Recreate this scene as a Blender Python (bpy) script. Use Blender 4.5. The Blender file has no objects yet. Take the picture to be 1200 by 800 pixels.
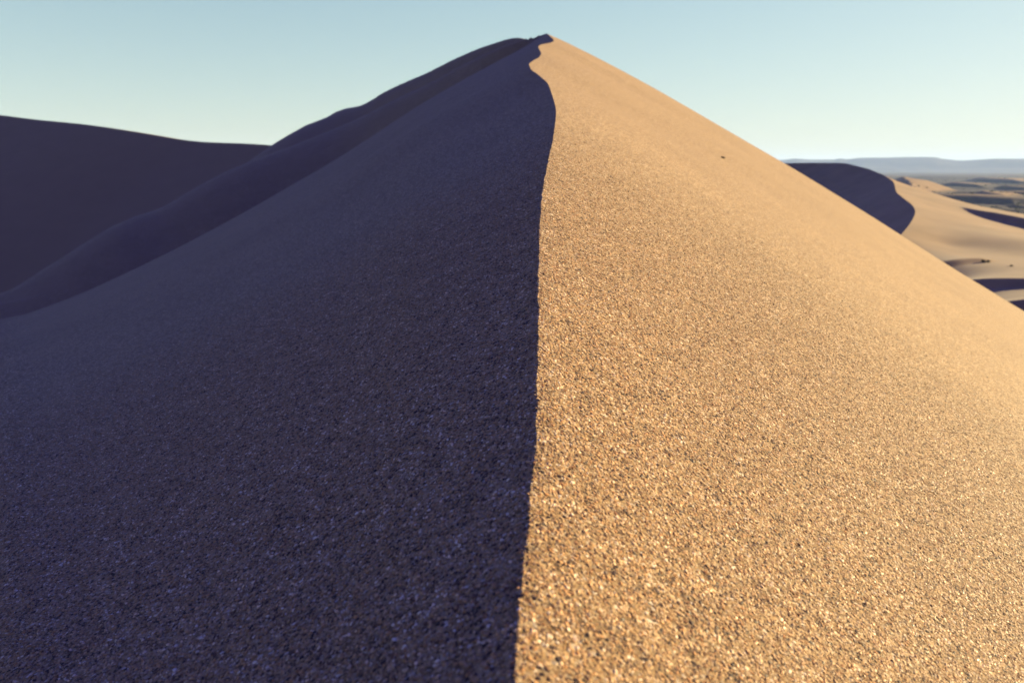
import bpy, math, random
import numpy as np
from mathutils import Vector

rng = np.random.default_rng(7)
random.seed(7)
R = math.radians

# ------------------------------------------------------------------ scene
sc = bpy.context.scene
col = sc.collection
sc.render.engine = 'CYCLES'
sc.view_settings.view_transform = 'Standard'
sc.view_settings.look = 'None'
sc.view_settings.gamma = 1.0
sc.view_settings.exposure = 2.15
sc.cycles.volume_bounces = 1
sc.cycles.max_bounces = 6
sc.cycles.sample_clamp_indirect = 4.0

F = 1000.0                      # focal length in pixels of a 1200 px wide frame
PITCH = math.atan(203.0 / F)    # the camera looks a little down
CP, SP = math.cos(PITCH), math.sin(PITCH)
H0 = 0.30                       # eye height over the crest

SUN_AZ, SUN_EL = R(70), R(15)   # to the right of the view and low
SUN = np.array([math.cos(SUN_EL) * math.sin(SUN_AZ), math.cos(SUN_EL) * math.cos(SUN_AZ), math.sin(SUN_EL)])


def direction(u, v):
    """bearing (rad, right of ahead) and rise per metre of plan distance of a line of sight"""
    a, b = (u - 600) / F, (400 - v) / F
    x, y, z = a, CP + b * SP, -SP + b * CP
    d = math.hypot(x, y)
    return math.atan2(x, y), z / d


def at(u, v, dist):
    p, e = direction(u, v)
    return np.array([dist * math.sin(p), dist * math.cos(p), dist * e])


def curve(pts):
    """rise as a function of bearing along a measured skyline (pchip)"""
    q = sorted(direction(u, v) for u, v in pts)
    return pchip([a for a, _ in q], [b for _, b in q])


def pchip(xs, ys):
    xs, ys = np.array(xs, float), np.array(ys, float)
    h = np.diff(xs); d = np.diff(ys) / h
    m = np.zeros_like(ys)
    m[0], m[-1] = d[0], d[-1]
    for i in range(1, len(xs) - 1):
        if d[i - 1] * d[i] > 0:
            w1, w2 = 2 * h[i] + h[i - 1], h[i] + 2 * h[i - 1]
            m[i] = (w1 + w2) / (w1 / d[i - 1] + w2 / d[i])

    def f(x):
        x = np.asarray(x, float)
        k = np.clip(np.searchsorted(xs, x) - 1, 0, len(xs) - 2)
        t = (x - xs[k]) / h[k]
        tc = np.clip(t, 0, 1)
        r = ((1 + 2 * tc) * (1 - tc) ** 2 * ys[k] + tc * (1 - tc) ** 2 * h[k] * m[k]
             + tc ** 2 * (3 - 2 * tc) * ys[k + 1] + tc ** 2 * (tc - 1) * h[k] * m[k + 1])
        r = r + np.where(t < 0, t * h[k] * m[0], 0) + np.where(t > 1, (t - 1) * h[k] * m[-1], 0)
        return r
    return f


def smooth(a, b, x):
    t = np.clip((x - a) / (b - a), 0, 1)
    return t * t * (3 - 2 * t)


# value noise in numpy -------------------------------------------------
_perm = rng.random((257, 257))


def vnoise(x, y):
    xi, yi = np.floor(x).astype(int), np.floor(y).astype(int)
    fx, fy = x - xi, y - yi
    fx, fy = fx * fx * (3 - 2 * fx), fy * fy * (3 - 2 * fy)
    a = _perm[xi % 256, yi % 256]; b = _perm[(xi + 1) % 256, yi % 256]
    c = _perm[xi % 256, (yi + 1) % 256]; d = _perm[(xi + 1) % 256, (yi + 1) % 256]
    return (a * (1 - fx) + b * fx) * (1 - fy) + (c * (1 - fx) + d * fx) * fy - 0.5


def fbm(x, y, n=4):
    r, a = 0, 1.0
    for i in range(n):
        r = r + a * vnoise(x + 17.3 * i, y - 9.1 * i); x, y, a = x * 2.03, y * 2.03, a * 0.5
    return r


# ------------------------------------------------------------------ main dune: crest and both faces
RIGHT_SKY = [(640, 39.5), (655, 46), (700, 68), (760, 100), (840, 146), (900, 180.5), (918, 191), (1000, 241), (1100, 304), (1200, 365)]
FOLD_A = [(0, 379), (75, 352), (150, 319), (206, 292), (262, 262), (333, 222), (400, 183), (443, 155), (487, 126), (533, 99), (583, 72), (617, 54), (640, 39.5)]
FOLD_B = [(0, 347), (75, 300), (130, 266), (155, 254), (180, 247), (225, 222), (262, 202), (319, 180), (360, 164), (400, 148), (430, 134), (460, 118), (500, 99), (550, 72), (600, 50), (640, 39.5)]
FOLD_C = [(0, 372), (120, 290), (220, 232), (290, 190), (320, 169), (340, 157), (360, 146), (380, 139), (400, 128.5), (423, 123.5), (450, 108), (473, 97), (497, 87), (517, 77), (553, 60), (573, 53), (607, 44.5), (620, 46.5), (630, 43), (640, 39.5)]
RIDGE_PX = [(601, 800), (611, 700), (621, 600), (627, 500), (630, 400), (632, 300), (637, 220), (644, 180), (650, 150), (651, 125), (643, 100), (631, 88), (622, 81),
            (620, 76), (624, 72), (632, 67), (634, 62), (631, 56), (633, 53), (646, 50), (649, 47.5), (646, 44)]
PHI0, E0 = direction(640, 39.5)
R0 = 12.0
M0 = E0 + 2 * H0 / R0

eR, eA, eB, eC = curve(RIGHT_SKY), curve(FOLD_A), curve(FOLD_B), curve(FOLD_C)
P_R, P_L = direction(1200, 365)[0], direction(0, 379)[0]


def plane_fit(p, e, rad):
    """side slope that makes a flat face pass through rise e at bearing p"""
    return (e + 2 * H0 / rad - M0 * math.cos(p - PHI0)) / math.sin(p - PHI0)


S_R = plane_fit(P_R, float(eR(P_R)), 12.0)
S_L = plane_fit(P_L, float(eA(P_L)), 8.5)


def rad_a(p):       # plan distance of the first brow at a bearing
    return np.where(p > PHI0, 12.0, 8.5 + 3.5 * smooth(P_L - 0.2, PHI0, p))


def brow(p):
    """rise of the near face's brow at any bearing"""
    r = rad_a(p)
    side = np.where(p > PHI0, S_R, S_L)
    flat = M0 * np.cos(p - PHI0) + side * np.sin(p - PHI0) - 2 * H0 / r
    e = np.where(p > PHI0, eR(np.clip(p, PHI0, P_R)), eA(np.clip(p, P_L, PHI0)))
    return np.where((p > P_R) | (p < P_L), flat, e)


def herm(r, r1, z1, s1, r2, z2, s2):
    h = np.maximum(r2 - r1, 1e-6); t = np.clip((r - r1) / h, 0, 1)
    return ((1 + 2 * t) * (1 - t) ** 2 * z1 + t * (1 - t) ** 2 * h * s1 + t * t * (3 - 2 * t) * z2 + t * t * (t - 1) * h * s2)


def fall(d, w=5.0, s=0.56):
    d = np.maximum(d, 0)
    return s * (d - w * (1 - np.exp(-d / w)))


def straight(x, y):
    r = np.hypot(x, y); p = np.arctan2(x, y)
    ra = rad_a(p); ea = brow(p)
    m = ea + 2 * H0 / ra
    z = -H0 + m * r - H0 * r * r / ra ** 2
    # right-hand side (and behind the eye): falls away past the brow
    back = ea * r - fall(r - ra)
    zr = np.where(r < ra, z, back)
    # left-hand side: two more folds before it falls away
    k = smooth(0, R(14), PHI0 - p)
    pc = np.clip(p, P_L - 0.5, PHI0)
    eb = np.where(p < P_L, ea + (eB(P_L) - eA(P_L)), eB(pc))
    ec = np.where(p < P_L, ea + (eC(P_L) - eA(P_L)), eC(pc))
    rb = ra + 0.02 + 5.5 * k
    rc = rb + 0.02 + 6.0 * k
    rh1, rh2 = ra + (rb - ra) * 0.28, rb + (rc - rb) * 0.30
    zh1 = 0.5 * (ea + np.minimum(ea, eb)) * rh1 - 0.75 * k
    zh2 = np.minimum(eb, ec) * rh2 - 0.85 * k
    s1 = ea - 0.10 * k
    za = herm(r, ra, ea * ra, ea, rh1, zh1, s1)
    zb = herm(r, rh1, zh1, s1, rb, eb * rb, eb)
    s2 = eb - 0.05 * k
    zc = herm(r, rb, eb * rb, eb, rh2, zh2, s2)
    zd = herm(r, rh2, zh2, s2, rc, ec * rc, ec)
    ze = ec * r - fall(r - rc)
    zl = np.where(r < ra, z, np.where(r < rh1, za, np.where(r < rb, zb, np.where(r < rh2, zc, np.where(r < rc, zd, ze)))))
    left = (p < PHI0) & (p > R(-110))
    return np.where(left, zl, zr)


# the crest in plan: near it runs straight away from the eye, farther on it meanders
ry, rx = [-200, -3, 0.0], [-200 * math.tan(PHI0), -3 * math.tan(PHI0), -0.004]
for u, v in RIDGE_PX:
    p, e = direction(u, v)
    lo, hi = 0.01, R0
    f = lambda r: (M0 - H0 / r - H0 * r / R0 ** 2) - e
    for _ in range(60):
        mid = 0.5 * (lo + hi)
        if f(mid) < 0: lo = mid
        else: hi = mid
    y = lo * math.cos(p)
    if y > ry[-1] + 0.02:
        ry.append(y); rx.append(y * math.tan(p))
ry += [R0 * math.cos(PHI0), 20, 200]; rx += [R0 * math.sin(PHI0), 20 * math.tan(PHI0), 200 * math.tan(PHI0)]
_rx = pchip(ry, rx)


def ridge_x(y):
    y = np.asarray(y, float)
    k = smooth(-0.2, 0.1, y) * (1 - smooth(1.2, 3, y))
    return _rx(y) + k * (0.0022 * fbm(y * 38, y * 0 + 3.3, 3) + 0.0035 * fbm(y * 4, y * 0 + 9.1, 2))


def main_height(x, y, t):
    """t = how far right of the crest; the meander dies out away from it"""
    w = (ridge_x(y) - y * math.tan(PHI0)) * np.exp(-np.abs(t) / 1.6)
    return straight(x - w, y)


def crest_grid(ys, ts, xf, zf, name, material, crest_sharp=True):
    Y, T = np.meshgrid(ys, ts, indexing='ij')
    X = xf(Y) + T
    Z = zf(X, Y, T)
    n, m = Y.shape
    co = np.stack([X, Y, Z], -1).reshape(-1, 3)
    idx = np.arange(n * m).reshape(n, m)
    quads = np.stack([idx[:-1, :-1], idx[:-1, 1:], idx[1:, 1:], idx[1:, :-1]], -1).reshape(-1, 4)
    ob = grid_mesh(name, co, quads, material)
    if crest_sharp: sharpen(ob, m, int(np.argmin(np.abs(ts))))
    return ob


def sharpen(ob, m, j):
    me = ob.data
    ev = np.zeros(len(me.edges) * 2, np.int32); me.edges.foreach_get('vertices', ev)
    sharp = (ev.reshape(-1, 2) % m == j).all(1)
    me.attributes.new('sharp_edge', 'BOOLEAN', 'EDGE').data.foreach_set('value', sharp)


def grid_mesh(name, co, quads, material):
    me = bpy.data.meshes.new(name)
    me.vertices.add(len(co)); me.vertices.foreach_set('co', co.astype(np.float32).ravel())
    nq = len(quads)
    me.loops.add(nq * 4); me.loops.foreach_set('vertex_index', quads.astype(np.int32).ravel())
    me.polygons.add(nq)
    me.polygons.foreach_set('loop_start', np.arange(0, nq * 4, 4, dtype=np.int32))
    me.update(calc_edges=True)
    me.shade_smooth()
    ob = bpy.data.objects.new(name, me); col.objects.link(ob)
    me.materials.append(material)
    return ob


def tag(o, label=None, cat=None, group=None, kind=None):
    if label: o['label'] = label
    if cat: o['category'] = cat
    if group: o['group'] = group
    if kind: o['kind'] = kind
    return o


# ------------------------------------------------------------------ materials
def new_mat(name):
    m = bpy.data.materials.new(name); m.use_nodes = True
    nt = m.node_tree; nt.nodes.clear()
    out = nt.nodes.new('ShaderNodeOutputMaterial'); b = nt.nodes.new('ShaderNodeBsdfPrincipled')
    nt.links.new(b.outputs[0], out.inputs[0])
    return m, nt, b


def ramp(nt, stops, interp='LINEAR'):
    r = nt.nodes.new('ShaderNodeValToRGB'); r.color_ramp.interpolation = interp
    el = r.color_ramp.elements
    el[0].position, el[0].color = stops[0][0], (*stops[0][1], 1)
    el[1].position, el[1].color = stops[1][0], (*stops[1][1], 1)
    for p, c in stops[2:]:
        e = el.new(p); e.color = (*c, 1)
    return r


def mix(nt, a, b, fac, mode='MIX'):
    m = nt.nodes.new('ShaderNodeMix'); m.data_type = 'RGBA'; m.blend_type = mode
    for s, v in ((m.inputs[6], a), (m.inputs[7], b), (m.inputs[0], fac)):
        if hasattr(v, 'is_output'): nt.links.new(v, s)
        else: s.default_value = v if not isinstance(v, tuple) else (*v, 1)
    return m.outputs[2]


GRAIN_COLOURS = [(0.00, (0.028, 0.019, 0.016)), (0.11, (0.060, 0.032, 0.021)), (0.18, (0.130, 0.074, 0.032)), (0.36, (0.176, 0.110, 0.050)),
                 (0.62, (0.195, 0.130, 0.066)), (0.82, (0.215, 0.150, 0.082)), (0.94, (0.270, 0.205, 0.128)), (1.0, (0.38, 0.32, 0.23))]
LOOSE_COLOURS = [(p, tuple(min(v * m, 0.75) for v, m in zip(c, (1, 1, 1) if p < 0.1 else (1.36, 1.25, 1.12)))) for p, c in GRAIN_COLOURS]
SAND = (0.168, 0.111, 0.058)


def sand_near():
    m, nt, b = new_mat('sand')
    N, L = nt.nodes, nt.links
    tc = N.new('ShaderNodeTexCoord')
    v1 = N.new('ShaderNodeTexVoronoi'); v1.inputs['Scale'].default_value = 430
    v2 = N.new('ShaderNodeTexVoronoi'); v2.inputs['Scale'].default_value = 190
    nz = N.new('ShaderNodeTexNoise'); nz.inputs['Scale'].default_value = 75; nz.inputs['Detail'].default_value = 6
    nz.inputs['Roughness'].default_value = 0.75
    big = N.new('ShaderNodeTexNoise'); big.inputs['Scale'].default_value = 2.2; big.inputs['Detail'].default_value = 5
    for n in (v1, v2, nz, big): L.new(tc.outputs['Object'], n.inputs['Vector'])
    sx = N.new('ShaderNodeSeparateColor'); L.new(v1.outputs['Color'], sx.inputs[0])
    r1 = ramp(nt, GRAIN_COLOURS); L.new(sx.outputs[0], r1.inputs[0])
    sx2 = N.new('ShaderNodeSeparateColor'); L.new(v2.outputs['Color'], sx2.inputs[0])
    r2 = ramp(nt, [(0, (0.45, 0.43, 0.42)), (0.25, (0.88, 0.86, 0.84)), (0.8, (1.08, 1.08, 1.08)), (1, (1.5, 1.5, 1.5))])
    L.new(sx2.outputs[0], r2.inputs[0])
    c = mix(nt, r1.outputs[0], r2.outputs[0], 0.8, 'MULTIPLY')
    r3 = ramp(nt, [(0.32, (0.72, 0.71, 0.70)), (0.68, (1.20, 1.20, 1.20))]); L.new(nz.outputs[0], r3.inputs[0])
    c = mix(nt, c, r3.outputs[0], 0.85, 'MULTIPLY')
    r4 = ramp(nt, [(0.3, (0.93, 0.93, 0.94)), (0.7, (1.06, 1.06, 1.05))]); L.new(big.outputs[0], r4.inputs[0])
    c = mix(nt, c, r4.outputs[0], 1.0, 'MULTIPLY')
    L.new(c, b.inputs['Base Color'])
    b.inputs['Roughness'].default_value = 0.85
    b.inputs['Sheen Weight'].default_value = 0.075; b.inputs['Sheen Roughness'].default_value = 0.45; b.inputs['Sheen Tint'].default_value = (1, 0.9, 0.72, 1)     # dusty rim of countless grain tops
    b.inputs['Specular IOR Level'].default_value = 0.06
    # grain relief
    add = N.new('ShaderNodeMath'); add.operation = 'MULTIPLY_ADD'; add.inputs[1].default_value = 2.0
    L.new(v2.outputs['Distance'], add.inputs[0]); L.new(v1.outputs['Distance'], add.inputs[2])
    bp = N.new('ShaderNodeBump'); bp.invert = True
    bp.inputs['Strength'].default_value = 0.38; bp.inputs['Distance'].default_value = 0.0014
    L.new(add.outputs[0], bp.inputs['Height']); L.new(bp.outputs[0], b.inputs['Normal'])
    return m


def sand_far(name='far_sand', tint=SAND, scale=0.25, gravel_shade=None, relief=0.25, sheen=0.06, vary=1.0):
    m, nt, b = new_mat(name)
    N, L = nt.nodes, nt.links
    tc = N.new('ShaderNodeTexCoord')
    nz = N.new('ShaderNodeTexNoise'); nz.inputs['Scale'].default_value = scale; nz.inputs['Detail'].default_value = 8
    L.new(tc.outputs['Object'], nz.inputs['Vector'])
    r = ramp(nt, [(0.3, tuple(v * (1 - 0.14 * vary) for v in tint)), (0.7, tuple(v * (1 + 0.12 * vary) for v in tint))]); L.new(nz.outputs[0], r.inputs[0])
    c = r.outputs[0]
    if gravel_shade:
        g = N.new('ShaderNodeTexNoise'); g.inputs['Scale'].default_value = gravel_shade; g.inputs['Detail'].default_value = 7
        g.inputs['Roughness'].default_value = 0.62
        L.new(tc.outputs['Object'], g.inputs['Vector'])
        k = ramp(nt, [(0.60, (1, 1, 1)), (0.70, (0, 0, 0))]); L.new(g.outputs[0], k.inputs[0])
        sp = N.new('ShaderNodeSeparateXYZ'); L.new(tc.outputs['Object'], sp.inputs[0])
        hi = N.new('ShaderNodeMapRange'); hi.inputs[1].default_value = -27.5; hi.inputs[2].default_value = -24.0
        hi.inputs[3].default_value = 1; hi.inputs[4].default_value = 0; L.new(sp.outputs[2], hi.inputs[0])
        mm = N.new('ShaderNodeMath'); mm.operation = 'MULTIPLY'; L.new(hi.outputs[0], mm.inputs[0]); L.new(k.outputs[0], mm.inputs[1])
        c = mix(nt, c, (0.030, 0.024, 0.023), mm.outputs[0])      # stony flats between the dunes, darkened to stand in for dune shade
    L.new(c, b.inputs['Base Color'])
    b.inputs['Roughness'].default_value = 0.95
    b.inputs['Sheen Weight'].default_value = sheen; b.inputs['Sheen Roughness'].default_value = 0.45
    b.inputs['Specular IOR Level'].default_value = 0.04
    fine = N.new('ShaderNodeTexNoise'); fine.inputs['Scale'].default_value = scale * 16; fine.inputs['Detail'].default_value = 6
    L.new(tc.outputs['Object'], fine.inputs['Vector'])
    bp = N.new('ShaderNodeBump'); bp.inputs['Strength'].default_value = relief; bp.inputs['Distance'].default_value = 0.02 / scale * 0.25
    L.new(fine.outputs[0], bp.inputs['Height']); L.new(bp.outputs[0], b.inputs['Normal'])
    return m


M_SAND = sand_near()
M_FAR = sand_far('far_sand', SAND, 0.25)
M_LEFT = sand_far('shaded_slope_sand', SAND, 1.2, relief=0.0, sheen=0.075, vary=0.25)
M_PLAIN = sand_far('desert_floor', SAND, 0.02, gravel_shade=0.006, sheen=0.0)
M_ROCK = sand_far('mountain_rock', (0.045, 0.037, 0.034), 0.003, sheen=0.0, vary=3.5)


def steps(a, b, first, grow, most):
    v, out, d = a, [a], first
    while v < b:
        v += d; d = min(d * grow, most); out.append(min(v, b))
    return np.array(out)


# ------------------------------------------------------------------ the main dune
ys = np.concatenate([-steps(0.02, 150, 0.03, 1.06, 8)[::-1], steps(0.0, 14, 0.007, 1.004, 0.06), steps(14.1, 120, 0.15, 1.06, 4)])
tp = steps(0.0, 120, 0.010, 1.045, 3.0)
ts = np.concatenate([-tp[::-1][:-1], tp])


def main_z(X, Y, T):
    z = main_height(X, Y, T)
    r = np.hypot(X, Y)
    z = z + 0.012 * fbm(X * 0.9, Y * 0.9, 3) * smooth(0.2, 1.5, np.abs(T)) * smooth(0.8, 3, r)
    return z


dune = crest_grid(ys, ts, ridge_x, main_z, 'dune', M_SAND)
tag(dune, 'tall sharp crested sand dune, golden on the right face and in shadow on the left', 'sand dune', kind='structure')

# ------------------------------------------------------------------ loose coarse grains lying on the nearest sand
gy = ys[(ys > 0.1) & (ys < 2.6)]
gt = ts[np.abs(ts) < 2.4]


def grain_material():
    m, nt, b = new_mat('sand_grain')
    N, L = nt.nodes, nt.links
    oi = N.new('ShaderNodeObjectInfo')
    r = ramp(nt, LOOSE_COLOURS)
    pn = N.new('ShaderNodeTexNoise'); pn.inputs['Scale'].default_value = 55; pn.inputs['Detail'].default_value = 3
    L.new(oi.outputs['Location'], pn.inputs['Vector'])          # dark and pale grains gather in small patches
    pm = N.new('ShaderNodeMapRange'); pm.inputs[1].default_value = 0.25; pm.inputs[2].default_value = 0.75
    pm.inputs[3].default_value = -0.22; pm.inputs[4].default_value = 0.20; L.new(pn.outputs[0], pm.inputs[0])
    pa = N.new('ShaderNodeMath'); pa.operation = 'ADD'; pa.use_clamp = True
    L.new(oi.outputs['Random'], pa.inputs[0]); L.new(pm.outputs[0], pa.inputs[1]); L.new(pa.outputs[0], r.inputs[0])
    wn = N.new('ShaderNodeTexWhiteNoise'); wn.noise_dimensions = '1D'; L.new(oi.outputs['Random'], wn.inputs['W'])
    h = ramp(nt, [(0, (1.18, 0.96, 0.74)), (0.5, (1, 1, 1)), (1, (0.95, 1.0, 1.08))]); L.new(wn.outputs['Value'], h.inputs[0])
    c = mix(nt, r.outputs[0], h.outputs[0], 1.0, 'MULTIPLY')
    L.new(c, b.inputs['Base Color'])
    rr = N.new('ShaderNodeMapRange'); rr.inputs[3].default_value = 0.35; rr.inputs[4].default_value = 0.8
    L.new(wn.outputs['Value'], rr.inputs[0]); L.new(rr.outputs[0], b.inputs['Roughness'])
    b.inputs['Specular IOR Level'].default_value = 0.08
    b.inputs['Sheen Weight'].default_value = 0.06; b.inputs['Sheen Roughness'].default_value = 0.45; b.inputs['Sheen Tint'].default_value = (1, 0.9, 0.72, 1)
    return m


M_GRAIN = grain_material()
grains = crest_grid(gy, gt, ridge_x, lambda X, Y, T: main_z(X, Y, T), 'sand_grains', M_GRAIN, crest_sharp=False)
tag(grains, 'loose coarse sand grains covering the nearest part of the dune crest', 'sand grains', kind='stuff')
me = grains.data
co = np.zeros(len(me.vertices) * 3, np.float32); me.vertices.foreach_get('co', co); co = co.reshape(-1, 3)
dist = np.linalg.norm(co, axis=1)
bear = np.abs(np.arctan2(co[:, 0], np.maximum(co[:, 1], 1e-3)))
dens = 3.3e5 * (1 - smooth(0.55, 2.6, dist)) ** 1.6 * (1 - smooth(R(44), R(52), bear))
me.attributes.new('density', 'FLOAT', 'POINT').data.foreach_set('value', dens.astype(np.float32))


def grain_nodes():
    g = bpy.data.node_groups.new('scatter_grains', 'GeometryNodeTree')
    g.interface.new_socket('Geometry', in_out='INPUT', socket_type='NodeSocketGeometry')
    g.interface.new_socket('Geometry', in_out='OUTPUT', socket_type='NodeSocketGeometry')
    N, L = g.nodes, g.links
    gi, go = N.new('NodeGroupInput'), N.new('NodeGroupOutput')
    at_ = N.new('GeometryNodeInputNamedAttribute'); at_.data_type = 'FLOAT'; at_.inputs['Name'].default_value = 'density'
    dp = N.new('GeometryNodeDistributePointsOnFaces'); dp.distribute_method = 'RANDOM'
    L.new(gi.outputs[0], dp.inputs['Mesh']); L.new(at_.outputs[0], dp.inputs['Density'])
    ico = N.new('GeometryNodeMeshIcoSphere'); ico.inputs['Radius'].default_value = 1.0; ico.inputs['Subdivisions'].default_value = 2
    # a chipped, uneven stone rather than a ball
    nz = N.new('ShaderNodeTexNoise'); nz.inputs['Scale'].default_value = 1.1; nz.inputs['Detail'].default_value = 1
    sub = N.new('ShaderNodeVectorMath'); sub.operation = 'SUBTRACT'; sub.inputs[1].default_value = (0.5, 0.5, 0.5)
    sca = N.new('ShaderNodeVectorMath'); sca.operation = 'SCALE'; sca.inputs['Scale'].default_value = 1.1
    L.new(nz.outputs['Color'], sub.inputs[0]); L.new(sub.outputs[0], sca.inputs[0])
    sp = N.new('GeometryNodeSetPosition'); L.new(ico.outputs['Mesh'], sp.inputs['Geometry']); L.new(sca.outputs[0], sp.inputs['Offset'])
    sm = N.new('GeometryNodeSetMaterial'); sm.inputs['Material'].default_value = M_GRAIN
    L.new(sp.outputs[0], sm.inputs[0])
    iop = N.new('GeometryNodeInstanceOnPoints')
    L.new(dp.outputs['Points'], iop.inputs['Points']); L.new(sm.outputs[0], iop.inputs['Instance'])
    rot = N.new('FunctionNodeRandomValue'); rot.data_type = 'FLOAT_VECTOR'
    rot.inputs[0].default_value = (-0.4, -0.4, -3.14); rot.inputs[1].default_value = (0.4, 0.4, 3.14)
    rr = N.new('FunctionNodeRotateRotation'); rr.rotation_space = 'LOCAL'
    L.new(dp.outputs['Rotation'], rr.inputs[0]); L.new(rot.outputs[0], rr.inputs[1])
    L.new(rr.outputs[0], iop.inputs['Rotation'])
    s1 = N.new('FunctionNodeRandomValue'); s1.data_type = 'FLOAT'; s1.inputs[2].default_value = 0.0; s1.inputs[3].default_value = 1.0
    pw = N.new('ShaderNodeMath'); pw.operation = 'POWER'; pw.inputs[1].default_value = 3.0; L.new(s1.outputs[1], pw.inputs[0])
    mr = N.new('ShaderNodeMapRange'); mr.inputs[3].default_value = 0.00055; mr.inputs[4].default_value = 0.00150
    L.new(pw.outputs[0], mr.inputs[0])
    s2 = N.new('FunctionNodeRandomValue'); s2.data_type = 'FLOAT_VECTOR'
    s2.inputs[0].default_value = (0.95, 0.9, 0.32); s2.inputs[1].default_value = (1.3, 1.2, 0.60); s2.inputs['Seed'].default_value = 5
    vs = N.new('ShaderNodeVectorMath'); vs.operation = 'SCALE'
    L.new(s2.outputs[0], vs.inputs[0]); L.new(mr.outputs[0], vs.inputs['Scale'])
    L.new(vs.outputs[0], iop.inputs['Scale'])
    L.new(iop.outputs[0], go.inputs[0])
    return g


md = grains.modifiers.new('scatter', 'NODES'); md.node_group = grain_nodes()

# ------------------------------------------------------------------ far dune on the left, its steep face turned from the sun
LEFT_SKY = [(-260, 112), (0, 135), (40, 140), (100, 146), (155, 154), (185, 159), (215, 164), (240, 166.5), (290, 168.5), (320, 170.5), (380, 178), (520, 215), (640, 270)]


def on_line(u, v):      # the crest runs along one line in plan, nearing the eye to the right
    p, e = direction(u, v)
    k = math.tan(p); q = (-31 - k * 51) / (-0.9 - 0.4 * k)
    x, y = -31 + 0.9 * q, 51 - 0.4 * q
    return [x, y, e * math.hypot(x, y)]


lc = np.array([on_line(u, v) for u, v in LEFT_SKY])
lc = np.vstack([lc[0] + (lc[0] - lc[1]) * np.array([1.2, 1.2, 0.3]), lc])
s_ = np.concatenate([[0], np.cumsum(np.linalg.norm(np.diff(lc[:, :2], axis=0), axis=1))])
lx, ly, lz = pchip(s_, lc[:, 0]), pchip(s_, lc[:, 1]), pchip(s_, lc[:, 2])
ss = np.linspace(0, s_[-1], 200)
nn = np.concatenate([-steps(0, 60, 0.4, 1.05, 2)[::-1][:-1], steps(0, 60, 0.4, 1.05, 2)])
S, Nn = np.meshgrid(ss, nn, indexing='ij')
nd = np.array([-0.42, -0.907])           # the way the lee face falls (towards the eye and to the left)
X = lx(S) + nd[0] * Nn; Y = ly(S) + nd[1] * Nn
Zl = lz(S) - np.where(Nn > 0, 0.60 * Nn - 0.012 * np.maximum(Nn - 12, 0) ** 1.3, fall(-Nn, 1.0, 0.40))
Zl = Zl + 0.12 * fbm(X * 0.09, Y * 0.09, 3) * smooth(1, 10, np.abs(Nn))
n, m_ = S.shape
idx = np.arange(n * m_).reshape(n, m_)
left = grid_mesh('dune', np.stack([X, Y, Zl], -1).reshape(-1, 3), np.stack([idx[:-1, :-1], idx[:-1, 1:], idx[1:, 1:], idx[1:, :-1]], -1).reshape(-1, 4), M_LEFT)
sharpen(left, m_, int(np.argmin(np.abs(nn))))
tag(left, 'shadowed dune with a long level crest, standing left of the tall dune', 'sand dune', kind='structure')

# ------------------------------------------------------------------ dune on the right with a dark slip face and a lit back
K = [(860, 190, 215), (900, 192, 190), (935, 191, 185), (985, 191, 175), (1010, 196, 166), (1030, 203, 156), (1044, 210.5, 146), (1051.5, 226, 128), (1060.5, 233.5, 119), (1069.5, 241, 111), (1072.5, 247.5, 106),
     (1071, 254, 101), (1065, 264, 95), (1055, 276, 90), (1035, 300, 84), (1000, 345, 76), (940, 440, 64)]
kp = np.array([at(*k) for k in K])[::-1]
kx, kz = pchip(kp[:, 1], kp[:, 0]), pchip(kp[:, 1], kp[:, 2])

BASE = [(1044, 210.5, 146), (1051.5, 226, 128), (1060.5, 233.5, 119), (1072.5, 247.5, 106), (1065, 264, 95), (1055, 276, 90), (1035, 300, 84), (1000, 345, 76), (1030, 203, 156), (985, 191, 175), (935, 191, 185),
        (1069.5, 218.5, 146), (1104, 229, 144), (1143, 240, 140), (1170, 245.5, 138), (1200, 252, 134), (1260, 268, 127), (1340, 292, 118),
        (1100, 238, 129), (1130, 249.5, 126), (1165, 259, 123), (1200, 268, 119), (1260, 284, 112),
        (1090, 262, 102), (1150, 273, 99), (1200, 282, 97), (1110, 288, 92), (1150, 296, 90), (1200, 300, 90), (1280, 312, 86),
        (1120, 312, 80), (1160, 312, 80), (1200, 313, 80), (1140, 330, 71), (1200, 331, 71), (1180, 362, 60), (1230, 363, 60), (1200, 374, 54), (1280, 384, 54)]
bp_ = np.array([at(*k) for k in BASE])
# ground behind the spur drops to the plain
for x, y in ((70, 190), (100, 175), (125, 160), (150, 140), (100, 215), (150, 200), (180, 150)):
    bp_ = np.vstack([bp_, [x, y, -30.0]])
for x, y, z in ((65, 40, -10), (100, 60, -14), (140, 80, -22), (40, 38, -11), (170, 100, -30)):
    bp_ = np.vstack([bp_, [x, y, z]])


def tps(P, lam=2.0):
    d = np.linalg.norm(P[:, None, :2] - P[None, :, :2], axis=2) / 30
    Kk = np.where(d > 0, d * d * np.log(np.maximum(d, 1e-9)), 0) + lam * 1e-3 * np.eye(len(P))
    A = np.hstack([np.ones((len(P), 1)), P[:, :2] / 30])
    W = np.linalg.solve(np.block([[Kk, A], [A.T, np.zeros((3, 3))]]), np.concatenate([P[:, 2], np.zeros(3)]))

    def f(x, y):
        r = W[-3] + W[-2] * x / 30 + W[-1] * y / 30
        for i, p in enumerate(P):
            q = np.hypot(x - p[0], y - p[1]) / 30
            r = r + W[i] * np.where(q > 0, q * q * np.log(np.maximum(q, 1e-9)), 0)
        return r
    return f


back = tps(bp_)
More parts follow.
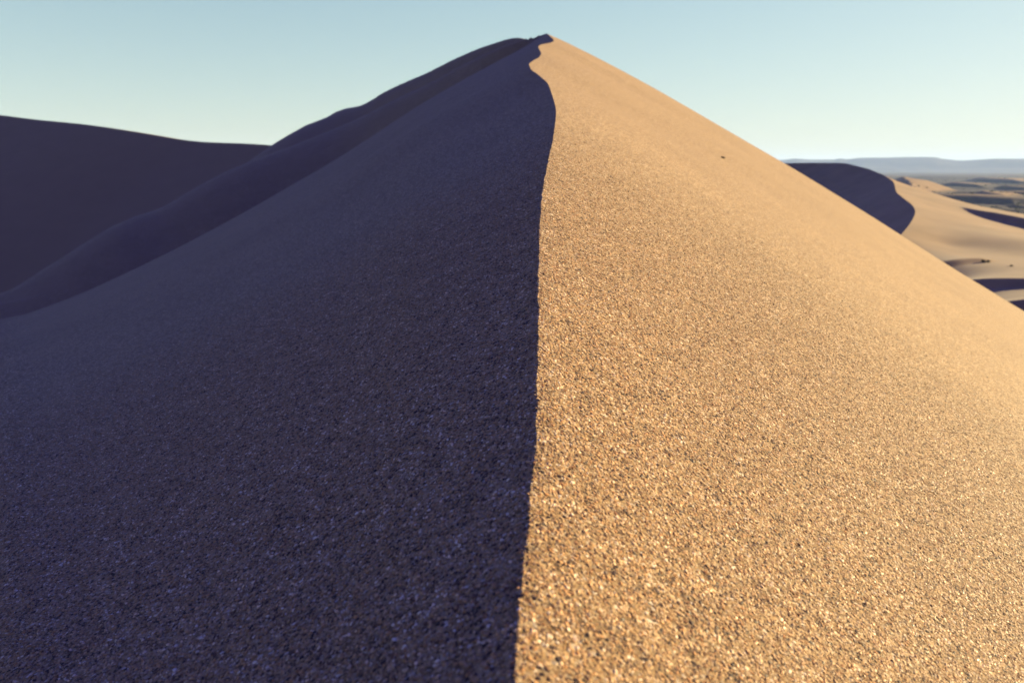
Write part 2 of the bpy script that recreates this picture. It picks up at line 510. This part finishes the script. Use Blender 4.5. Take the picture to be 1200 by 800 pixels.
# small slip faces on its back: crest line in plan, height, direction of the lee
RIDGELETS = [([(1122, 247, 131), (1132, 250, 129), (1165, 257, 126), (1200, 265, 122.5), (1260, 279, 116)], [0.0, 0.25, 0.75, 1.0, 0.9], 0.58, 10.0),
             ([(1080, 316, 78), (1110, 312, 80), (1150, 308, 82), (1174, 308, 83)], [0.35, 0.38, 0.30, 0.0], 0.58, 4.0),
             ([(1100, 329, 71), (1140, 330, 71), (1200, 331, 70.5), (1280, 334, 70)], [0.5, 0.55, 0.52, 0.45], 0.58, 5.0),
             ([(1130, 362, 60), (1180, 362, 60.5), (1230, 363, 60.5), (1300, 370, 60)], [1.1, 1.2, 1.3, 1.0], 0.58, 7.0)]


def ridgelet(X, Y, spec):
    pts, hs, slope, stoss = spec
    P = np.array([at(*p)[:2] for p in pts])
    ax = (P[-1] - P[0]) / np.linalg.norm(P[-1] - P[0])
    nrm = np.array([-ax[1], ax[0]])
    if nrm @ P[0] > 0: nrm = -nrm                 # the lee looks back towards the eye
    a = (P - P[0]) @ ax; b = (P - P[0]) @ nrm
    s = (X - P[0, 0]) * ax[0] + (Y - P[0, 1]) * ax[1]
    q = (X - P[0, 0]) * nrm[0] + (Y - P[0, 1]) * nrm[1]
    off = pchip(a, b)(np.clip(s, a[0] - 10, a[-1] + 10))
    hh = np.interp(s, a, hs)
    hh = hh * smooth(a[0] - 12, a[0], s) * (1 - smooth(a[-1], a[-1] + 15, s))
    d = q - off + 0.7 * fbm(X / 6, Y / 6, 3)
    lee = 1 - smooth(0, 1.5 * np.maximum(hh, 1e-3) / slope, d)
    up = np.exp(np.minimum(d, 0) / stoss)
    return hh * np.where(d > 0, lee, up)


def right_z(X, Y, T):
    zl = kz(Y) + 0.50 * T
    zb = back(X, Y)
    fix = (kz(Y) - back(kx(Y), Y)) * np.exp(-np.abs(T) / 6)
    zb = zb + fix
    for sp_ in RIDGELETS: zb = zb + ridgelet(X, Y, sp_) * smooth(0, 6, T)
    z = np.where(T < 0, zl, zb)
    return np.maximum(z, -45)


yk = np.concatenate([steps(30, 145, 0.3, 1.0, 0.3), steps(145.5, 260, 0.6, 1.02, 3)])
tk = np.concatenate([-steps(0, 70, 0.3, 1.05, 2.0)[::-1][:-1], steps(0, 60, 0.3, 1.003, 0.5), steps(61, 140, 1, 1.05, 3)])
right = crest_grid(yk, tk, kx, right_z, 'dune', M_FAR)
tag(right, 'dune with a dark curved slip face and a lit rippled back, beyond the golden slope', 'sand dune', kind='structure')


# ------------------------------------------------------------------ desert floor with its field of low dunes
def ground_z(X, Y):
    r = np.hypot(X, Y)
    wx = X + 40 * fbm(X / 260, Y / 260, 3); wy = Y + 40 * fbm(X / 260 + 7, Y / 260 + 3, 3)
    # ridges lie across the wind: steep on the side away from the sun
    q = (wx * 0.86 + wy * 0.5) / 150 + 0.9 * fbm(wx / 700, wy / 700, 3)
    f = q - np.floor(q)
    prof = np.where(f < 0.22, f / 0.22, 1 - (f - 0.22) / 0.78)
    prof = prof * prof * (3 - 2 * prof)
    amp = 9 * np.clip(0.35 + 1.3 * vnoise(wx / 300 + 3, wy / 300), 0, 1.2)
    z = -33 + amp * prof + 3 * fbm(X / 120, Y / 120, 4)
    # a few larger dunes standing in the field
    for (u, v, D, hgt, wid, dep, flat) in ((1058, 214, 1150, 24, 60, 80, 24), (1150, 226, 1000, 11, 40, 40, 26), (1118, 216, 1700, 9, 60, 60, 50), (1190, 232, 800, 4, 26, 30, 20), (1150, 211, 2300, 12, 80, 80, 90),
                                          (1180, 217, 1500, 7, 50, 50, 40), (1128, 224, 1100, 4, 30, 30, 24), (1196, 224, 1200, 6, 40, 40, 30)):
        c = at(u, v, D)
        ox, oy = X - c[0] + 5 * fbm(X / 60, Y / 60, 2), Y - c[1]
        dl = ox * math.sin(R(280)) + oy * math.cos(R(280))      # out over the slip face
        dr = ox * math.sin(R(128)) + oy * math.cos(R(128))      # down the sunny flank
        db = ox * math.sin(R(25)) + oy * math.cos(R(25))        # away over the back
        g = np.minimum(1 - np.maximum(dl, 0) / (hgt / 0.6), 1 - np.maximum(dr - flat, 0) / wid - 0.25 * np.clip(dr / flat, 0, 1))
        g = g - 0.10 * np.exp(-((1 - g) / 0.2) ** 2)       # wind-rounded top
        g = np.maximum(g, 0) * np.exp(-(np.maximum(db, 0) / dep) ** 2)
        z = np.maximum(z, -32 + hgt * g)
    far = smooth(3000, 9000, r)
    z = z * (1 - far) + (-33) * far
    near = 1 - smooth(150, 420, r)
    return z * (1 - near) + (-36) * near


rr = np.concatenate([steps(2, 300, 4, 1.1, 12), steps(306, 1900, 6, 1.003, 8), steps(1910, 3000, 9, 1.02, 25), steps(3060, 14000, 60, 1.1, 800)])
az = np.concatenate([np.linspace(-180, -45, 100, endpoint=False), np.linspace(-45, 10, 140, endpoint=False), np.linspace(10, 45, 420, endpoint=False), np.linspace(45, 180, 110)])
AZ, RR = np.meshgrid(np.radians(az), rr, indexing='ij')
GX, GY = RR * np.sin(AZ), RR * np.cos(AZ)
GZ = ground_z(GX, GY)
n, m_ = AZ.shape
idx = np.arange(n * m_).reshape(n, m_)
ground = grid_mesh('ground', np.stack([GX, GY, GZ], -1).reshape(-1, 3), np.stack([idx[:-1, :-1], idx[:-1, 1:], idx[1:, 1:], idx[1:, :-1]], -1).reshape(-1, 4), M_PLAIN)
tag(ground, 'dark desert plain with low dunes stretching to the mountains', 'desert plain', kind='structure')

# ------------------------------------------------------------------ mountains along the horizon
MT = [(-900, 190), (-200, 188), (300, 189), (700, 188), (880, 187.5), (917, 187.5), (932, 186), (950, 187), (978, 187), (984, 185.8), (992, 186.6), (1008, 185), (1040, 184.6), (1078, 184), (1096, 184.4), (1104, 186),
      (1128, 188), (1150, 187), (1168, 186), (1200, 186), (1260, 185), (1340, 187), (1700, 187)]
e_m = curve(MT)
maz = np.radians(np.concatenate([np.linspace(-75, 15, 160, endpoint=False), np.linspace(15, 36, 300, endpoint=False), np.linspace(36, 75, 70)]))
mr_ = np.concatenate([np.linspace(7600, 9000, 26), np.linspace(9080, 12500, 14)])
AZ, RR = np.meshgrid(maz, mr_, indexing='ij')
top = e_m(AZ) * 9000
gx, gy = RR * np.sin(AZ), RR * np.cos(AZ)
t = smooth(7600, 9000, RR)
cliff = np.where(t < 0.55, t * 0.62, 0.341 + (t - 0.55) * 1.464)
gully = fbm(gx / 500, gy / 500, 5)
MZ = -38 + (top + 38) * np.clip(cliff + 0.30 * gully * t * (1 - t) * 2, 0, 1)
MZ = np.where(RR > 9000, top + (RR - 9000) * 0.004 - 60 * smooth(9000, 9400, RR) * 0.5 - 0.00002 * (RR - 9000) ** 2, MZ)
n, m_ = AZ.shape
idx = np.arange(n * m_).reshape(n, m_)
mount = grid_mesh('mountains', np.stack([gx, gy, MZ], -1).reshape(-1, 3), np.stack([idx[:-1, :-1], idx[:-1, 1:], idx[1:, 1:], idx[1:, :-1]], -1).reshape(-1, 4), M_ROCK)
tag(mount, 'hazy blue flat topped mountains along the horizon', 'mountains', kind='structure')


# ------------------------------------------------------------------ small things
def hit(u, v, zf, lo, hi, xf=None):
    p, e = direction(u, v)
    r = np.linspace(lo, hi, 4000)
    x, y = r * math.sin(p), r * math.cos(p)
    z = zf(x, y)
    k = np.argmax(z > r * e)
    return np.array([x[k], y[k], z[k]]), r[k]


def stone(name, size, squash, seed, material):
    import bmesh
    bm = bmesh.new(); bmesh.ops.create_icosphere(bm, subdivisions=4, radius=1)
    g = np.random.default_rng(seed)
    cuts = [(Vector(g.normal(size=3)).normalized(), 0.62 + 0.25 * g.random()) for _ in range(14)]
    for v in bm.verts:
        p = v.co.copy()
        for nrm, d in cuts:
            k = p.dot(nrm) - d
            if k > 0: p -= nrm * k * 0.92
        p *= 1 + 0.05 * math.sin(7 * p.x + 3 * p.y) * math.sin(6 * p.z)
        v.co = Vector((p.x * squash[0], p.y * squash[1], p.z * squash[2])) * size
    me = bpy.data.meshes.new(name); bm.to_mesh(me); bm.free()
    me.materials.append(material)
    o = bpy.data.objects.new(name, me); col.objects.link(o)
    return o


M_STONE = sand_far('dark_stone', (0.055, 0.036, 0.024), 40)
pos, dd = hit(847, 185.5, lambda x, y: main_z(x, y, x - ridge_x(y)), 0.5, 12)
sz = dd * 2.2 / F
st = stone('stone', sz, (1.15, 1.0, 0.8), 3, M_STONE)
st.location = Vector(pos) + Vector((0, 0, sz * 0.25))
tag(st, 'small dark brown stone lying alone on the golden sand slope', 'stone')


def shrub(h, seed):
    g = random.Random(seed)
    vs, fs = [], []

    def twig(p, d, ln, w):
        a = d.orthogonal().normalized(); b = d.cross(a)
        q = p + d * ln
        i = len(vs)
        for k in range(3):
            c = math.cos(k * 2.094) * a + math.sin(k * 2.094) * b
            vs.append(p + c * w)
        for k in range(3):
            c = math.cos(k * 2.094) * a + math.sin(k * 2.094) * b
            vs.append(q + c * w * 0.5)
        for k in range(3): fs.append((i + k, i + (k + 1) % 3, i + 3 + (k + 1) % 3, i + 3 + k))
        return q
    for _ in range(16):
        d = Vector((g.gauss(0, .55), g.gauss(0, .55), 1)).normalized()
        q = twig(Vector((g.gauss(0, .03), g.gauss(0, .03), -0.05)), d, h * g.uniform(.4, .7), h * 0.02)
        for _ in range(14):
            e = (d + Vector((g.gauss(0, .7), g.gauss(0, .7), g.gauss(0, .5)))).normalized()
            r = twig(q - d * h * g.uniform(0, .3), e, h * g.uniform(.15, .4), h * 0.010)
            for _ in range(5):
                c = r + Vector((g.gauss(0, .05), g.gauss(0, .05), g.gauss(0, .05))) * h
                a = Vector((g.gauss(0, 1), g.gauss(0, 1), g.gauss(0, 1))).normalized() * h * .055
                b = a.orthogonal().normalized() * h * .03
                i = len(vs); vs.extend([c - a, c + b, c + a, c - b]); fs.append((i, i + 1, i + 2, i + 3))
    me = bpy.data.meshes.new('shrub'); me.from_pydata([tuple(v) for v in vs], [], fs); me.update()
    me.materials.append(M_SHRUB)
    return me


M_SHRUB = sand_far('dry_shrub_twigs', (0.045, 0.042, 0.028), 3)
rz = lambda x, y: right_z(x, y, x - kx(y))
for i, (u, v, h, lab) in enumerate(((1152, 307.5, 0.34, 'tiny dark shrub at the left end of the pair on a low shaded sand mound'),
                                    (1158, 307.5, 0.28, 'tiny dark shrub at the right end of the pair on a low shaded sand mound'),
                                    (1185, 312, 0.2, 'tiny dark shrub standing apart on flat lit sand, right of the shaded mound'))):
    p, d = hit(u, v, rz, 60, 130)
    o = bpy.data.objects.new('shrub', shrub(h, i)); col.objects.link(o); o.location = p
    tag(o, lab, 'shrub', group='tiny shrubs on the valley sand')

# ------------------------------------------------------------------ low dark scrub dotted over the plain, far off
def scatter_scrub(n):
    a = np.radians(np.concatenate([rng.uniform(12, 42, n), rng.uniform(-60, 12, n // 8), rng.uniform(42, 80, n // 8)]))
    d = 520 * np.exp(rng.random(len(a)) * 1.75)
    x, y = d * np.sin(a), d * np.cos(a)
    keep = (vnoise(x / 90, y / 90) + 0.6 * vnoise(x / 31, y / 31)) > rng.uniform(-0.15, 0.35, len(a))
    x, y = x[keep], y[keep]; z = ground_z(x, y)
    size = rng.uniform(0.6, 1.9, len(x))
    L = 14
    c = np.stack([x, y, z], -1)[:, None, :] + rng.normal(size=(len(x), L, 3)) * size[:, None, None] * np.array([0.8, 0.8, 0.26]) + np.array([0, 0, 0.3]) * size[:, None, None]
    u = rng.normal(size=(len(x), L, 3)); u /= np.linalg.norm(u, axis=2, keepdims=True)
    w_ = np.cross(u, rng.normal(size=u.shape)); w_ /= np.linalg.norm(w_, axis=2, keepdims=True)
    u = u * 0.42 * size[:, None, None]; w_ = w_ * 0.26 * size[:, None, None]
    v = np.stack([c - u, c + w_, c + u, c - w_], 2).reshape(-1, 3)
    ob = grid_mesh('scrub', v, np.arange(len(v)).reshape(-1, 4), M_SHRUB)
    tag(ob, 'low dark scrub dotted over the distant desert plain', 'scrub', kind='stuff')


scatter_scrub(4200)

# ------------------------------------------------------------------ air
hx = [(-16000, -16000, -60), (16000, 16000, 190)]
(x0, y0, z0), (x1, y1, z1) = hx
me = bpy.data.meshes.new('haze')
me.from_pydata([(x0, y0, z0), (x1, y0, z0), (x1, y1, z0), (x0, y1, z0), (x0, y0, z1), (x1, y0, z1), (x1, y1, z1), (x0, y1, z1)], [],
               [(3, 2, 1, 0), (4, 5, 6, 7), (0, 1, 5, 4), (1, 2, 6, 5), (2, 3, 7, 6), (3, 0, 4, 7)])
hz = bpy.data.objects.new('haze', me); col.objects.link(hz)
hm = bpy.data.materials.new('haze'); hm.use_nodes = True; hm.node_tree.nodes.clear()
o_ = hm.node_tree.nodes.new('ShaderNodeOutputMaterial'); v_ = hm.node_tree.nodes.new('ShaderNodeVolumePrincipled')
v_.inputs['Color'].default_value = (0.47, 0.67, 1.0, 1); v_.inputs['Density'].default_value = 6.0e-5
hm.node_tree.links.new(v_.outputs[0], o_.inputs['Volume'])
me.materials.append(hm)
tag(hz, 'thin blue haze over the distant plain', 'haze', kind='stuff')

# ------------------------------------------------------------------ sky and sun
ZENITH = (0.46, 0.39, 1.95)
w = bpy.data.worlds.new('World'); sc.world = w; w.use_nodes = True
nt = w.node_tree; bg = nt.nodes['Background']
sky = nt.nodes.new('ShaderNodeTexSky'); sky.sky_type = 'NISHITA'; sky.sun_disc = False
sky.sun_elevation = SUN_EL; sky.sun_rotation = SUN_AZ
sky.altitude = 700; sky.air_density = 1.0; sky.dust_density = 0.6; sky.ozone_density = 2.0
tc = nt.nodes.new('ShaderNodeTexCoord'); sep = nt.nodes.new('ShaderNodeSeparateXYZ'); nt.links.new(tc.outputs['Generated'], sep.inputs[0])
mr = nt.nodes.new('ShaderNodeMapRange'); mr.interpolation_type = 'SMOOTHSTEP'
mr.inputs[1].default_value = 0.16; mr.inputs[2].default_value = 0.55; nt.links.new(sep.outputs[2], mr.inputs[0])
deep = mix(nt, (0.95, 0.985, 0.90), ZENITH, mr.outputs[0])          # pale band low down; unseen sky overhead tinted deep blue to colour the shadows
k1 = nt.nodes.new('ShaderNodeVectorMath'); k1.operation = 'MULTIPLY_ADD'
k1.inputs[1].default_value = (0.20, 0.20, 0.20); k1.inputs[2].default_value = (1, 1, 1)
nt.links.new(sky.outputs[0], k1.inputs[0])
k2 = nt.nodes.new('ShaderNodeVectorMath'); k2.operation = 'DIVIDE'
nt.links.new(sky.outputs[0], k2.inputs[0]); nt.links.new(k1.outputs[0], k2.inputs[1])   # hazy shoulder towards the sun
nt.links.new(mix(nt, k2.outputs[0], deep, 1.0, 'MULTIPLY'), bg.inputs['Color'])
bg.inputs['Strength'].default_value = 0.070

ld = bpy.data.lights.new('sun', 'SUN'); ld.energy = 5.0; ld.angle = R(0.53); ld.color = (1.0, 0.81, 0.425)
lo = bpy.data.objects.new('sun', ld); col.objects.link(lo)
lo.rotation_euler = Vector((-SUN[0], -SUN[1], -SUN[2])).to_track_quat('-Z', 'Y').to_euler()

# ------------------------------------------------------------------ camera
cd = bpy.data.cameras.new('camera'); cam = bpy.data.objects.new('camera', cd); col.objects.link(cam)
cd.sensor_width = 36; cd.lens = 36 * F / 1200
cd.clip_start = 0.02; cd.clip_end = 60000
cam.rotation_euler = (R(90) - PITCH, 0, 0)
cd.dof.use_dof = True; cd.dof.focus_distance = 0.95; cd.dof.aperture_fstop = 11
sc.camera = cam
